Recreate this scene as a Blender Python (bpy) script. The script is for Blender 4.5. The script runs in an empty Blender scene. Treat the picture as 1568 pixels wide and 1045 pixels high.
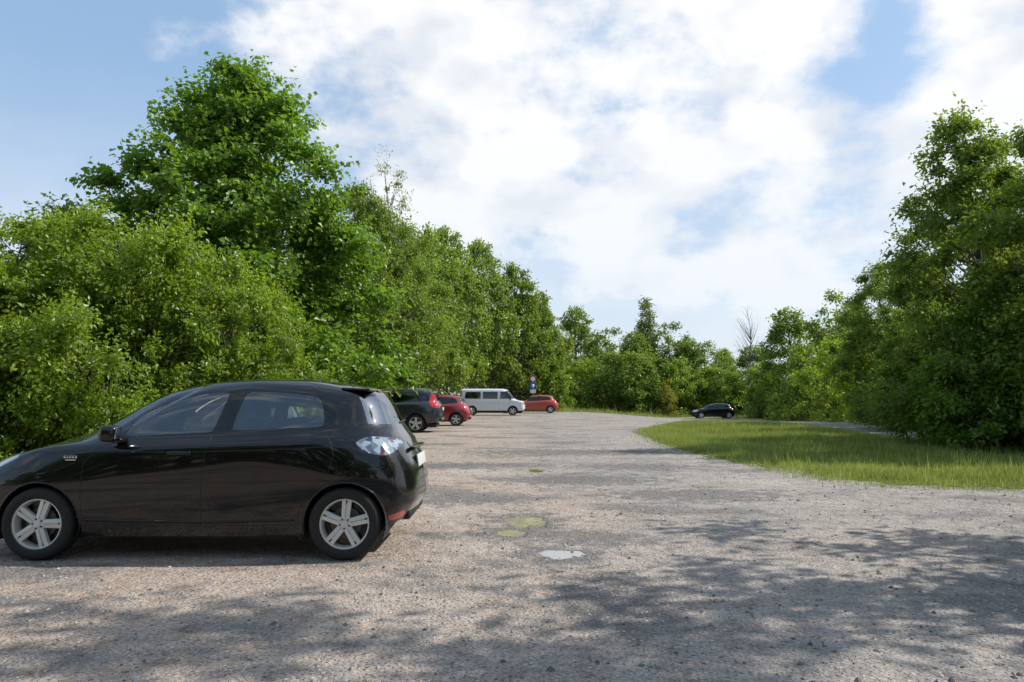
import bpy, bmesh, math, random
import numpy as np
from mathutils import Vector, Matrix
from mathutils.bvhtree import BVHTree
random.seed(3)
scene=bpy.context.scene
COL=scene.collection
# ------------------------------------------------------------ helpers
def link(o,parent=None):
    COL.objects.link(o)
    if parent: o.parent=parent
    return o
def empty(name,loc=(0,0,0),rz=0):
    e=bpy.data.objects.new(name,None); e.location=loc; e.rotation_euler=(0,0,rz); e.empty_display_size=.3
    return link(e)
def fastmesh(name,V,F,mats=(),mi=None,smooth=False,rnd=None):
    V=np.asarray(V,dtype=np.float32); F=np.asarray(F,dtype=np.int32)
    k=F.shape[1]; n=len(F)
    me=bpy.data.meshes.new(name)
    me.vertices.add(len(V)); me.vertices.foreach_set("co",V.ravel())
    me.loops.add(n*k); me.loops.foreach_set("vertex_index",F.ravel())
    me.polygons.add(n); me.polygons.foreach_set("loop_start",np.arange(0,n*k,k,dtype=np.int32))
    try: me.polygons.foreach_set("loop_total",np.full(n,k,dtype=np.int32))
    except Exception: pass
    for m in mats: me.materials.append(m)
    if mi is not None: me.polygons.foreach_set("material_index",np.asarray(mi,dtype=np.int32))
    me.polygons.foreach_set("use_smooth",np.full(n,bool(smooth)))
    me.update(calc_edges=True)
    if rnd is not None:
        a=me.attributes.new("rnd",'FLOAT','FACE'); a.data.foreach_set("value",np.asarray(rnd,dtype=np.float32))
    return me
def obj(name,me,parent=None,loc=(0,0,0),rz=0,sc=(1,1,1)):
    o=bpy.data.objects.new(name,me); o.location=loc; o.rotation_euler=(0,0,rz); o.scale=sc
    return link(o,parent)
def norm(a): return a/np.maximum(np.linalg.norm(a,axis=-1,keepdims=True),1e-9)
def new_mat(name):
    m=bpy.data.materials.new(name); m.use_nodes=True; nt=m.node_tree; nt.nodes.clear()
    out=nt.nodes.new('ShaderNodeOutputMaterial'); return m,nt,out
def nd(nt,t,props=None,**inp):
    n=nt.nodes.new(t)
    for k,v in (props or {}).items(): setattr(n,k,v)
    for k,v in inp.items():
        key=int(k[1:]) if k[0]=='i' and k[1:].isdigit() else k.replace('_',' ')
        s=n.inputs[key]
        if isinstance(v,bpy.types.NodeSocket): nt.links.new(v,s)
        else: s.default_value=v
    return n
def ramp(nt,fac,stops,interp='LINEAR'):
    r=nt.nodes.new('ShaderNodeValToRGB'); r.color_ramp.interpolation=interp
    el=r.color_ramp.elements
    while len(el)<len(stops): el.new(0.5)
    for e,(p,c) in zip(el,stops):
        e.position=p; e.color=(c[0],c[1],c[2],1) if not isinstance(c,(int,float)) else (c,c,c,1)
    nt.links.new(fac,r.inputs[0]); return r.outputs[0]
def mixc(nt,fac,a,b,mode='MIX'):
    n=nt.nodes.new('ShaderNodeMix'); n.data_type='RGBA'; n.blend_type=mode
    for idx,v in ((0,fac),(6,a),(7,b)):
        s=n.inputs[idx]
        if isinstance(v,bpy.types.NodeSocket): nt.links.new(v,s)
        elif idx==0: s.default_value=float(v)
        elif isinstance(v,(int,float)): s.default_value=(v,v,v,1)
        else: s.default_value=(v[0],v[1],v[2],1)
    return n.outputs[2]
def math_(nt,op,a,b=0.0,c=None):
    n=nt.nodes.new('ShaderNodeMath'); n.operation=op
    for i,v in enumerate((a,b) if c is None else (a,b,c)):
        if isinstance(v,bpy.types.NodeSocket): nt.links.new(v,n.inputs[i])
        else: n.inputs[i].default_value=v
    return n.outputs[0]
def simple(name,col,rough=.5,metal=0,coat=0,var=0.0,vs=8,spec=.5,bump=0):
    m,nt,out=new_mat(name)
    p=nd(nt,'ShaderNodeBsdfPrincipled',Roughness=rough,Metallic=metal)
    p.inputs['Base Color'].default_value=(*col,1)
    p.inputs['Coat Weight'].default_value=coat; p.inputs['Coat Roughness'].default_value=.03
    p.inputs['Specular IOR Level'].default_value=spec
    if var>0 or bump>0:
        tc=nd(nt,'ShaderNodeTexCoord')
        nz=nd(nt,'ShaderNodeTexNoise',Vector=tc.outputs['Object'],Scale=float(vs),Detail=3.0)
    if var>0:
        c=mixc(nt,nz.outputs[0],[x*(1-var) for x in col],[min(1,x*(1+var)) for x in col])
        nt.links.new(c,p.inputs['Base Color'])
    if bump>0:
        b=nd(nt,'ShaderNodeBump',Strength=bump,Distance=.01,Height=nz.outputs[0]); nt.links.new(b.outputs[0],p.inputs['Normal'])
    nt.links.new(p.outputs[0],out.inputs[0]); return m
# ------------------------------------------------------------ materials
def leaf_mat(name,dark,mid,light,trans,tw=.4):
    m,nt,out=new_mat(name)
    at=nd(nt,'ShaderNodeAttribute',{'attribute_name':'rnd'})
    oi=nd(nt,'ShaderNodeObjectInfo')
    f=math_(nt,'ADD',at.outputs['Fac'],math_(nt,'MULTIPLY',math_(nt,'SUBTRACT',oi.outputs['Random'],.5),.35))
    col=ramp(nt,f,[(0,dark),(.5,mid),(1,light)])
    d=nd(nt,'ShaderNodeBsdfDiffuse',Color=col)
    tcol=mixc(nt,f,[x*.7 for x in trans],[x*1.25 for x in trans])
    t=nd(nt,'ShaderNodeBsdfTranslucent',Color=tcol)
    mx=nd(nt,'ShaderNodeMixShader',i0=tw,i1=d.outputs[0],i2=t.outputs[0])
    g=nd(nt,'ShaderNodeBsdfGlossy',Roughness=.42); g.inputs[0].default_value=(.9,.95,.85,1)
    mg=nd(nt,'ShaderNodeMixShader',i0=.038,i1=mx.outputs[0],i2=g.outputs[0])
    nt.links.new(mg.outputs[0],out.inputs[0]); return m
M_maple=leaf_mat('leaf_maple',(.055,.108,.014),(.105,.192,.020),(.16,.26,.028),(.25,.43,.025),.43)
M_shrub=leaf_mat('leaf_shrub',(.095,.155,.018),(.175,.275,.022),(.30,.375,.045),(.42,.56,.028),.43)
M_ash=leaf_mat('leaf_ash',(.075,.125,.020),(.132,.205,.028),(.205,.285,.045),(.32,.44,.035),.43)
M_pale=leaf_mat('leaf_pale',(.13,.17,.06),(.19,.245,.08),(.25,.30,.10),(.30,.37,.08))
M_yel=leaf_mat('leaf_yellow',(.20,.20,.02),(.30,.29,.04),(.36,.35,.06),(.4,.4,.03))
M_bark=simple('bark',(.085,.07,.052),.9,var=.5,vs=14)
M_grass=leaf_mat('grass_blades',(.13,.19,.035),(.23,.29,.055),(.48,.44,.19),(.36,.44,.08),.4)
M_black=simple('car_paint_black',(.003,.003,.004),.3,coat=1,spec=.12)
M_trim=simple('black_trim',(.010,.010,.010),.6)
M_gloss=simple('gloss_black_trim',(.004,.004,.004),.15)
M_tyre=simple('tyre_rubber',(.016,.016,.016),.8,var=.3,vs=30)
M_alloy=simple('alloy',(.66,.66,.64),.35,metal=.3)
M_disc=simple('brake_disc',(.12,.12,.12),.5,metal=.8)
M_int=simple('interior_cloth',(.03,.03,.033),.85)
M_white=simple('car_paint_white',(.72,.73,.74),.3,coat=.8)
M_red=simple('car_paint_red',(.26,.012,.022),.28,coat=1)
M_orange=simple('car_paint_orange_red',(.38,.045,.018),.3,coat=1)
M_grey=simple('car_paint_grey',(.03,.034,.042),.3,coat=1,metal=.4)
M_redlamp=simple('red_lamp',(.5,.012,.012),.12,coat=1)
M_head=simple('headlamp',(.45,.48,.5),.15,metal=.5,coat=1)
M_chrome=simple('chrome',(.7,.7,.72),.12,metal=1)
M_plate=simple('number_plate',(.6,.6,.58),.4)
M_metalpole=simple('galvanised_steel',(.35,.36,.37),.45,metal=.7)
M_signblue=simple('sign_blue',(.02,.12,.45),.4)
M_signred=simple('sign_red',(.5,.02,.02),.4)
M_signwhite=simple('sign_white',(.8,.8,.8),.4)
def glass_mat(name,tint,ior=1.5,gl=(.9,.95,.97,1)):
    m,nt,out=new_mat(name)
    t=nd(nt,'ShaderNodeBsdfTransparent'); t.inputs[0].default_value=(*tint,1)
    g=nd(nt,'ShaderNodeBsdfGlossy',Roughness=.02); g.inputs[0].default_value=gl
    fr=nd(nt,'ShaderNodeFresnel',IOR=ior)
    mx=nd(nt,'ShaderNodeMixShader',i0=fr.outputs[0],i1=t.outputs[0],i2=g.outputs[0])
    nt.links.new(mx.outputs[0],out.inputs[0]); return m
M_glass=glass_mat('window_glass',(.95,.98,.96),2.2)
M_glassr=glass_mat('rear_screen_glass',(.35,.38,.38),4.2,(.88,.93,.97,1))
M_glassd=glass_mat('window_glass_dark',(.18,.2,.2),1.7)
def crystal():
    m,nt,out=new_mat('tail_lamp_crystal')
    tc=nd(nt,'ShaderNodeTexCoord')
    v=nd(nt,'ShaderNodeTexVoronoi',Vector=tc.outputs['Object'],Scale=17.0)
    w=nd(nt,'ShaderNodeTexNoise',Vector=tc.outputs['Object'],Scale=9.0,Detail=1.0)
    sp_=nd(nt,'ShaderNodeSeparateColor',Color=v.outputs['Color'])
    c=mixc(nt,ramp(nt,sp_.outputs[0],[(.3,0),(.8,1)]),(.025,.045,.08),(.30,.38,.46))
    c=mixc(nt,ramp(nt,w.outputs[0],[(.62,0),(.66,.75)]),c,(.20,.012,.02))
    p=nd(nt,'ShaderNodeBsdfPrincipled',Base_Color=c,Roughness=.2)
    p.inputs['Coat Weight'].default_value=.5
    b=nd(nt,'ShaderNodeBump',Strength=.4,Distance=.008,Height=v.outputs['Distance']); nt.links.new(b.outputs[0],p.inputs['Normal'])
    nt.links.new(p.outputs[0],out.inputs[0]); return m
M_crystal=crystal()
# potholes, and one wide mid-ground band painting tree shadow into the gravel : (x,y,rx,ry,water)
POT_SHADOW=[(.42,6.40,.30,.26,.42),(.14,8.05,.30,.48,.48),(-.02,7.35,.24,.28,.42),(.70,5.05,.27,.45,0),(.80,7.1,.45,.28,0),(-2.9,4.7,.18,.14,0),(1.3,18.0,1.6,.7,0),(2.6,10.2,.9,.45,0),(-.6,9.8,.6,.4,0),(1.2,12.0,.9,.5,0),(-1.2,14.5,1.0,.5,0),(2.4,14.3,.8,.5,0)]
def ground_mat():
    m,nt,out=new_mat('gravel_ground')
    tc=nd(nt,'ShaderNodeTexCoord'); P=tc.outputs['Object']
    mp=nd(nt,'ShaderNodeMapping',Vector=P); mp.inputs['Scale'].default_value=(.5,.8,1)
    big=nd(nt,'ShaderNodeTexNoise',Vector=P,Scale=.16,Detail=2.0)
    med=nd(nt,'ShaderNodeTexNoise',Vector=mp.outputs[0],Scale=.8,Detail=5.0,Roughness=.66)
    med2=nd(nt,'ShaderNodeTexNoise',Vector=P,Scale=4.0,Detail=4.0,Roughness=.7)
    fine=nd(nt,'ShaderNodeTexNoise',Vector=P,Scale=50.0,Detail=2.0,Roughness=.75)
    v1=nd(nt,'ShaderNodeTexVoronoi',Vector=P,Scale=30.0)
    v2=nd(nt,'ShaderNodeTexVoronoi',Vector=P,Scale=80.0)
    sx=nd(nt,'ShaderNodeSeparateXYZ',i0=P)
    # ochre fines lie towards the left, worn grey chippings in the driven middle
    lx=nd(nt,'ShaderNodeMapRange',i0=sx.outputs[0],i1=-1.8,i2=1.5,i3=.20,i4=-.08).outputs[0]
    bb=math_(nt,'ADD',big.outputs[0],lx)
    base=mixc(nt,ramp(nt,bb,[(.42,0),(.66,1)]),(.262,.240,.220),(.345,.272,.213))
    base=mixc(nt,ramp(nt,med2.outputs[0],[(.44,0),(.62,.55)]),base,(.38,.345,.31))
    grey=mixc(nt,med2.outputs[0],(.065,.064,.064),(.235,.225,.216))
    gm=ramp(nt,med.outputs[0],[(.51,0),(.60,.85)])
    c=mixc(nt,gm,base,grey)
    c=mixc(nt,ramp(nt,med.outputs[0],[(.34,.5),(.44,0)]),c,(.43,.39,.35))
    c=mixc(nt,ramp(nt,med2.outputs[0],[(.30,.7),(.43,0)]),c,(.11,.10,.09))
    nzp=math_(nt,'MULTIPLY',math_(nt,'SUBTRACT',med2.outputs[0],.5),2.4)
    pm=None; wm=None
    for (x,y,rx,ry,wt) in POT_SHADOW:
        q=nd(nt,'ShaderNodeMapping',{'vector_type':'TEXTURE'},Vector=P); q.inputs['Location'].default_value=(x,y,0); q.inputs['Scale'].default_value=(rx*1.9,ry*1.9,1)
        l=nd(nt,'ShaderNodeVectorMath',{'operation':'LENGTH'},i0=q.outputs[0]).outputs['Value']
        pm=l if pm is None else math_(nt,'MINIMUM',pm,l)
        if wt>0:
            l2=math_(nt,'DIVIDE',l,wt); wm=l2 if wm is None else math_(nt,'MINIMUM',wm,l2)
    pd=math_(nt,'ADD',pm,nzp); wd=math_(nt,'ADD',wm,math_(nt,'MULTIPLY',nzp,.8))
    pmask=ramp(nt,pd,[(.55,1),(.98,0)]); wmask=ramp(nt,wd,[(.78,1),(.86,0)])
    c=mixc(nt,math_(nt,'MULTIPLY',pmask,.85),c,mixc(nt,fine.outputs[0],(.055,.053,.05),(.22,.21,.20)))
    c=mixc(nt,1.0,c,ramp(nt,fine.outputs[0],[(.3,.42),(.5,.95),(.72,1.0)]),'MULTIPLY')
    sep=nd(nt,'ShaderNodeSeparateColor',Color=v1.outputs['Color'])
    near=ramp(nt,v1.outputs['Distance'],[(.26,1),(.40,0)])
    st=math_(nt,'MULTIPLY',near,ramp(nt,sep.outputs[0],[(.60,0),(.68,.85)]))
    c=mixc(nt,st,c,mixc(nt,sep.outputs[1],(.065,.065,.068),(.52,.495,.46)))
    sep2=nd(nt,'ShaderNodeSeparateColor',Color=v2.outputs['Color'])
    c=mixc(nt,.7,c,mixc(nt,1.0,c,ramp(nt,sep2.outputs[0],[(0,.45),(1,1.0)]),'MULTIPLY'))
    c=mixc(nt,1.0,c,(1.50,1.46,1.43),'MULTIPLY')
    alg=nd(nt,'ShaderNodeMapRange',i0=sx.outputs[1],i1=6.8,i2=7.0,i3=0.0,i4=1.0).outputs[0]
    wc=mixc(nt,alg,(.34,.32,.30),mixc(nt,ramp(nt,med2.outputs[0],[(.35,0),(.6,1)]),(.15,.14,.075),(.34,.32,.14)))
    c=mixc(nt,math_(nt,'MULTIPLY',wmask,.9),c,wc)
    ro=math_(nt,'SUBTRACT',.88,math_(nt,'MULTIPLY',wmask,nd(nt,'ShaderNodeMapRange',i0=alg,i3=.84,i4=.6).outputs[0]))
    p=nd(nt,'ShaderNodeBsdfPrincipled',Base_Color=c,Roughness=ro); p.inputs['Specular IOR Level'].default_value=.3
    h=math_(nt,'ADD',math_(nt,'MULTIPLY',fine.outputs[0],.7),math_(nt,'MULTIPLY',near,.8))
    h=math_(nt,'ADD',h,math_(nt,'MULTIPLY',med2.outputs[0],6.0))
    h=math_(nt,'MULTIPLY',h,math_(nt,'SUBTRACT',1.0,wmask))
    b=nd(nt,'ShaderNodeBump',Strength=.85,Distance=.013,Height=h); nt.links.new(b.outputs[0],p.inputs['Normal'])
    nt.links.new(p.outputs[0],out.inputs[0]); return m
M_ground=ground_mat()
def soil_mat():
    m,nt,out=new_mat('grass_soil')
    tc=nd(nt,'ShaderNodeTexCoord'); P=tc.outputs['Object']
    a=nd(nt,'ShaderNodeTexNoise',Vector=P,Scale=.7,Detail=3.0)
    b=nd(nt,'ShaderNodeTexNoise',Vector=P,Scale=18.0,Detail=3.0,Roughness=.7)
    c=mixc(nt,a.outputs[0],(.13,.17,.035),(.25,.25,.09))
    c=mixc(nt,1.0,c,ramp(nt,b.outputs[0],[(.3,.4),(.7,1.0)]),'MULTIPLY')
    p=nd(nt,'ShaderNodeBsdfDiffuse',Color=c)
    nt.links.new(p.outputs[0],out.inputs[0]); return m
M_soil=soil_mat()
def stone_mat():
    m,nt,out=new_mat('pebble_stone')
    at=nd(nt,'ShaderNodeAttribute',{'attribute_name':'rnd'})
    c=ramp(nt,at.outputs['Fac'],[(0,(.09,.088,.085)),(.5,(.27,.25,.235)),(1,(.52,.49,.46))])
    p=nd(nt,'ShaderNodeBsdfDiffuse',Color=c)
    nt.links.new(p.outputs[0],out.inputs[0]); return m
M_stone=stone_mat()
# ------------------------------------------------------------ terrain
def sstep(x,a,b):
    t=np.clip((np.asarray(x,dtype=float)-a)/(b-a),0,1); return t*t*(3-2*t)
def terr(x,y):
    x=np.asarray(x,dtype=float); y=np.asarray(y,dtype=float)
    return -.67*sstep(y,34,66)*sstep(x,5,17)
xs=np.unique(np.concatenate([np.linspace(-900,-40,12),np.arange(-40,60,1.0),np.linspace(60,900,12)]))
ys=np.unique(np.concatenate([np.linspace(-600,-20,8),np.arange(-20,110,1.0),np.linspace(110,2500,14)]))
X,Y=np.meshgrid(xs,ys); Z=terr(X,Y)
V=np.stack([X,Y,Z],-1).reshape(-1,3); nx=len(xs); ny=len(ys)
ii,jj=np.meshgrid(np.arange(nx-1),np.arange(ny-1)); a=(jj*nx+ii).ravel()
F=np.stack([a,a+1,a+1+nx,a+nx],-1)
obj('gravel_ground',fastmesh('gravel_ground',V,F,[M_ground],smooth=True))
def inpoly(px,pz,poly):
    px=np.asarray(px); pz=np.asarray(pz); r=np.zeros(px.shape,bool); n=len(poly)
    for i in range(n):
        x1,y1=poly[i]; x2,y2=poly[(i+1)%n]
        c=((y1>pz)!=(y2>pz))
        with np.errstate(divide='ignore',invalid='ignore'):
            xi=(x2-x1)*(pz-y1)/((y2-y1) if y2!=y1 else 1e-9)+x1
        r^=c&(px<xi)
    return r
def wob(x,y,s=1.0,seed=0):
    return (np.sin(x*1.7*s+seed)+np.sin(y*2.3*s+1.3+seed)+np.sin((x+y)*3.9*s+2*seed)*.6+np.sin((x-y)*7.1*s)*.4)/3
def smooth_poly(poly,it=2):
    p=[tuple(q) for q in poly]
    for _ in range(it):
        q=[]
        for i in range(len(p)):
            a=p[i]; b=p[(i+1)%len(p)]
            q+=[(a[0]*.75+b[0]*.25,a[1]*.75+b[1]*.25),(a[0]*.25+b[0]*.75,a[1]*.25+b[1]*.75)]
        p=q
    return p
def segd(px,pz,poly):
    P=np.array(poly); Q=np.roll(P,-1,axis=0); best=np.full(px.shape,9.); bx=px.copy(); bz=pz.copy()
    for a,b in zip(P,Q):
        e=b-a; L=max((e**2).sum(),1e-12); u=np.clip(((px-a[0])*e[0]+(pz-a[1])*e[1])/L,0,1)
        cx=a[0]+u*e[0]; cz=a[1]+u*e[1]; dd=np.hypot(px-cx,pz-cz); k=dd<best
        best=np.where(k,dd,best); bx=np.where(k,cx,bx); bz=np.where(k,cz,bz)
    return best,bx,bz
def grass_area(name,poly,cell,n,hgt,wid,seed,bbox=None,lift=.006,rag=.25):
    poly=smooth_poly(poly); P=np.array(poly); x0,y0=P.min(0); x1,y1=P.max(0)
    gx=np.arange(x0,x1+cell,cell); gy=np.arange(y0,y1+cell,cell)
    X,Y=np.meshgrid(gx,gy); Vv=np.stack([X,Y,terr(X,Y)+lift],-1).reshape(-1,3)
    n1=len(gx); ii,jj=np.meshgrid(np.arange(n1-1),np.arange(len(gy)-1))
    cx=(gx[ii]+cell/2); cy=(gy[jj]+cell/2)
    dE,_,_=segd(cx.ravel(),cy.ravel(),poly)
    keep=inpoly(cx,cy,poly).ravel()&(dE>rag*(1.1+.9*wob(cx.ravel(),cy.ravel(),2.2,seed)))
    a=(jj*n1+ii).ravel()[keep]; F=np.stack([a,a+1,a+1+n1,a+n1],-1)
    root=empty(name)
    if len(F): obj('turf',fastmesh(name+'_turf',Vv,F,[M_soil],smooth=True),root)
    rng=np.random.default_rng(seed)
    bx0,by0,bx1,by1=bbox or (x0,y0,x1,y1)
    px=rng.uniform(bx0,bx1,n*3); py=by0+(by1-by0)*rng.random(n*3)**1.25
    w=wob(px,py,2.2,seed)*rag*1.0+wob(px,py,7,seed+1)*rag*.7+rng.normal(0,rag*.4,n*3)
    k=inpoly(px+w,py+w,poly); px=px[k][:n]; py=py[k][:n]; m=len(px)
    d,_,_=segd(px,py,poly)
    clump=.5+.7*np.clip(wob(px,py,.9,seed+5)+wob(px,py,4,seed+7)*.8+.4,0,1.6)
    h=hgt*rng.uniform(.4,1.25,m)*clump*np.clip(.45+d/(rag*5),0,1)
    tall=rng.random(m)<.05; h=np.where(tall,h*2.1,h)
    an=rng.uniform(0,6.28,m); lean=rng.uniform(.05,.55,m)*h; la=rng.uniform(0,6.28,m)
    z=terr(px,py)+lift-.01; w2=wid*rng.uniform(.6,1.3,m)
    b=np.stack([px,py,z],-1); s=np.stack([np.cos(an)*w2,np.sin(an)*w2,0*w2],-1)
    tip=b+np.stack([np.cos(la)*lean,np.sin(la)*lean,h],-1)
    V3=np.stack([b-s,b+s,tip],1).reshape(-1,3); F3=np.arange(3*m).reshape(-1,3)
    r=np.clip(.42+.4*wob(px,py,.5,seed+2)+.35*wob(px,py,2.5,seed+3)+rng.normal(0,.2,m),0,1); r=np.where(tall,1,r)
    obj('blades',fastmesh(name+'_blades',V3,F3,[M_grass],rnd=r),root)
    return root
island=[(4.7,28.6),(6.6,34),(9.5,41),(13.0,44),(14.6,38),(14.0,31),(13,25),(13.4,21.5),(17,17.5),(32,15),(32,9.8),(16,9.9),(9,10.2),(7.0,10.5),(5.9,11.1),(5.1,12.2),(4.6,14.2),(4.25,17),(4.1,21)]
grass_area('grass_island',island,.25,170000,.14,.0065,1,bbox=(3.5,9.3,17,44),rag=.34)
verge=[(-6,66),(-3,64.5),(4.5,66),(10,67.5),(13,66.5),(15.5,69.5),(17,71.5),(21,72.5),(24,67),(22,52),(20,43),(17,33),(15.4,27),(16,23),(20,19.5),(45,17),(60,60),(50,130),(-12,130)]
grass_area('grass_verge',verge,.8,40000,.40,.025,2,bbox=(-5,19,30,80))
grass_area('roadside_grass',[(5.3,7.6),(6.6,8.1),(9,7.8),(9,6.2),(6.3,6.8),(5.3,7.1)],.12,7000,.07,.005,3,rag=.12)
grass_area('hedge_grass',[(-30,9.8),(-10,10.6),(-7.4,11.8),(-6.9,16),(-8.6,24),(-8.2,40),(-6.5,62),(-40,62)],.8,9000,.2,.014,4,bbox=(-14,9.8,-6,30))
grass_area('weed_tuft',[(.33,13.2),(.62,13.2),(.6,13.75),(.3,13.7)],.06,450,.045,.008,6,rag=.06)
# pebbles
rng=np.random.default_rng(11)
n=15000; py=2.4+24*rng.random(n)**1.8; px=rng.uniform(-1,1,n)*py*.85+.3
keep=~inpoly(px,py,island); px=px[keep]; py=py[keep]; n=len(px)
sz=.0035+.017*rng.random(n)**5+.003*(py>8)
octa=np.array([[1,0,0],[0,1,0],[-1,0,0],[0,-1,0],[0,0,.7],[0,0,-.5]],float)
Vp=octa[None]*(sz[:,None,None]*rng.uniform(.6,1.4,(n,6,1)))
an=rng.uniform(0,6.28,n); ca,sa=np.cos(an)[:,None],np.sin(an)[:,None]
Vp=np.stack([Vp[...,0]*ca-Vp[...,1]*sa+px[:,None],Vp[...,0]*sa+Vp[...,1]*ca+py[:,None],Vp[...,2]+.002],-1).reshape(-1,3)
of=np.array([[0,1,4],[1,2,4],[2,3,4],[3,0,4],[1,0,5],[2,1,5],[3,2,5],[0,3,5]])
Fp=(of[None]+np.arange(n)[:,None,None]*6).reshape(-1,3)
obj('gravel_stones',fastmesh('gravel_stones',Vp,Fp,[M_stone],rnd=np.repeat(rng.random(n),8)))
# ------------------------------------------------------------ trees
def tube(path,rad,sides):
    path=np.asarray(path,float); n=len(path); d=norm(np.gradient(path,axis=0))
    up=np.array([.13,.31,.94]); s=norm(np.cross(d,up)); t=np.cross(s,d)
    a=np.linspace(0,2*math.pi,sides,endpoint=False)
    V=path[:,None]+np.asarray(rad)[:,None,None]*(np.cos(a)[None,:,None]*s[:,None]+np.sin(a)[None,:,None]*t[:,None])
    F=[]
    for i in range(n-1):
        for j in range(sides):
            k=(j+1)%sides; F.append((i*sides+j,i*sides+k,(i+1)*sides+k,(i+1)*sides+j))
    return V.reshape(-1,3),np.array(F)
def tree_mesh(name,h,R,zb,prof,ncl,ntw,nlf,leaf,twl,seed,mat,tr,inner=.4,flat=.55,aspect=.62,upb=.35,lumps=.28,bz=.6,sides=3):
    rng=np.random.default_rng(seed)
    C=[];ph=rng.uniform(0,6.28,6)
    while len(C)<ncl:
        f=rng.random(); e=prof(f)
        if rng.random()>e+.08: continue
        an=rng.uniform(0,6.28)
        l=1+lumps*(math.sin(2*an+ph[0]+4*f)+math.sin(3*an+ph[1]-7*f)+math.sin(5*an+ph[2]+11*f)+math.sin(13*f+ph[3]))*.5
        rr=e*R*l*(inner+(1-inner)*rng.random()**.5)
        C.append((rr*math.cos(an),rr*math.sin(an),zb+f*(h-zb)-twl*.3))
    C=np.array(C)
    Vs=[];Fs=[];off=0
    zt=np.linspace(0,h*.9,9); tp=np.stack([.12*np.sin(zt*.7+ph[4])*zt/h*3,.12*np.sin(zt*.6+ph[5])*zt/h*3,zt],-1); tp[0,:2]=0
    trad=tr*(1-zt/h)**.9; trad[0]*=1.35
    v,f_=tube(tp,trad,8); Vs.append(v);Fs.append(f_);off+=len(v)
    for c in C:
        rxy=math.hypot(c[0],c[1]); z0=max(h*.06,c[2]-rxy*bz-.3*rng.random()); z0=min(z0,h*.88)
        p0=np.array([np.interp(z0,zt,tp[:,0]),np.interp(z0,zt,tp[:,1]),z0]); t=np.linspace(0,1,4)[:,None]
        mid=(p0+c)/2+np.array([0,0,-.1*rxy])+rng.normal(0,.05*rxy+.02,3)
        path=(1-t)**2*p0+2*t*(1-t)*mid+t*t*c
        r0=min(tr*.4,.010+.011*np.linalg.norm(c-p0)); v,f_=tube(path,np.linspace(r0,.007,4),sides)
        Vs.append(v);Fs.append(f_+off);off+=len(v)
    K=ntw;J=nlf
    outw=norm(C*np.array([1,1,0])+1e-6)
    d=norm(rng.normal(0,1,(ncl,K,3))*np.array([1,1,flat])+outw[:,None]*.5+np.array([0,0,upb]))
    L=twl*rng.uniform(.35,1.15,(ncl,K))*rng.uniform(.65,1.25,(ncl,1))
    t=(np.arange(J)+rng.random((ncl,K,J)))/J; t=t**.75
    pos=C[:,None,None]+d[:,:,None]*(L[:,:,None]*t)[...,None]+rng.normal(0,leaf*.55,(ncl,K,J,3))
    pos[...,2]-=.12*twl*t**2
    pos=pos.reshape(-1,3); dd=np.repeat(d.reshape(-1,3),J,axis=0); N=len(pos)
    nr=norm(np.array([.12,0,.65])+rng.normal(0,.6,(N,3))+dd*.3)
    ax=norm(dd*.7+rng.normal(0,.6,(N,3))+np.array([0,0,-.25])); sd=norm(np.cross(nr,ax)); ax=np.cross(sd,nr)
    s=leaf*rng.uniform(.65,1.3,(N,1)); w=s*aspect*.5
    q=np.stack([pos,pos+ax*s*.42+sd*w+nr*w*.3,pos+ax*s-nr*s*.12,pos+ax*s*.42-sd*w+nr*w*.3],1).reshape(-1,3)
    lf=np.arange(4*N).reshape(-1,4)+off
    nb=sum(len(x) for x in Fs)
    V=np.concatenate(Vs+[q]); F=np.concatenate(Fs+[lf])
    mi=np.concatenate([np.zeros(nb,int),np.ones(N,int)])
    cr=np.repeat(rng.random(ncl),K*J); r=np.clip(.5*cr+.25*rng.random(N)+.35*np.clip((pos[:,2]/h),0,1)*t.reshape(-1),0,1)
    return fastmesh(name,V,F,[M_bark,mat],mi,rnd=np.concatenate([np.zeros(nb),r]))
ovate=lambda f: max(0,math.sin(math.pi*min(1,(f*.93+.07))**.8))**.6
dome=lambda f: (min(1,f/.10+.55))*(1-f**1.7)**.62 if f<1 else 0
pyr=lambda f: (min(1,f/.10+.5))*(1-f**1.15)**.62*1.08 if f<1 else 0
bush=lambda f: (1-f**2.2)**.6*(.85+.15*min(1,f*6))
cone=lambda f: min(1,f/.15+.3)*(1-f)**.85
ME={}
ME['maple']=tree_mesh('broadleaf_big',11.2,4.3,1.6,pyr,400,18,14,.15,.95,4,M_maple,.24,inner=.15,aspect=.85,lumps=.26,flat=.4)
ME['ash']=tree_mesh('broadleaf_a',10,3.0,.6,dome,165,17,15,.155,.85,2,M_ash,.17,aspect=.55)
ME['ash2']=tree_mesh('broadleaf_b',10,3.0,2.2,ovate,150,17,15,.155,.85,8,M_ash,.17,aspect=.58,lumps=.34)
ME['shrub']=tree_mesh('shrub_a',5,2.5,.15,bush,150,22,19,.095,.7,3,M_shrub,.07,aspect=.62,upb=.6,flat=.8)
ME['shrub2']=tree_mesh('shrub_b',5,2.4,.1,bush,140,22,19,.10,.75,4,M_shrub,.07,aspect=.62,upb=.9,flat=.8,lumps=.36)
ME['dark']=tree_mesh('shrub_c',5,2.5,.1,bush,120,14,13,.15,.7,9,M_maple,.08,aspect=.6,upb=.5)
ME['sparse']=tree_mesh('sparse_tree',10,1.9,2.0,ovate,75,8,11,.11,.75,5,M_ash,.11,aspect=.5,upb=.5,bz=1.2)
ME['bare']=tree_mesh('bare_tree',10,1.7,1.0,ovate,110,5,2,.07,.7,6,M_pale,.10,aspect=.5,upb=.9,bz=1.6)
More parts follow.
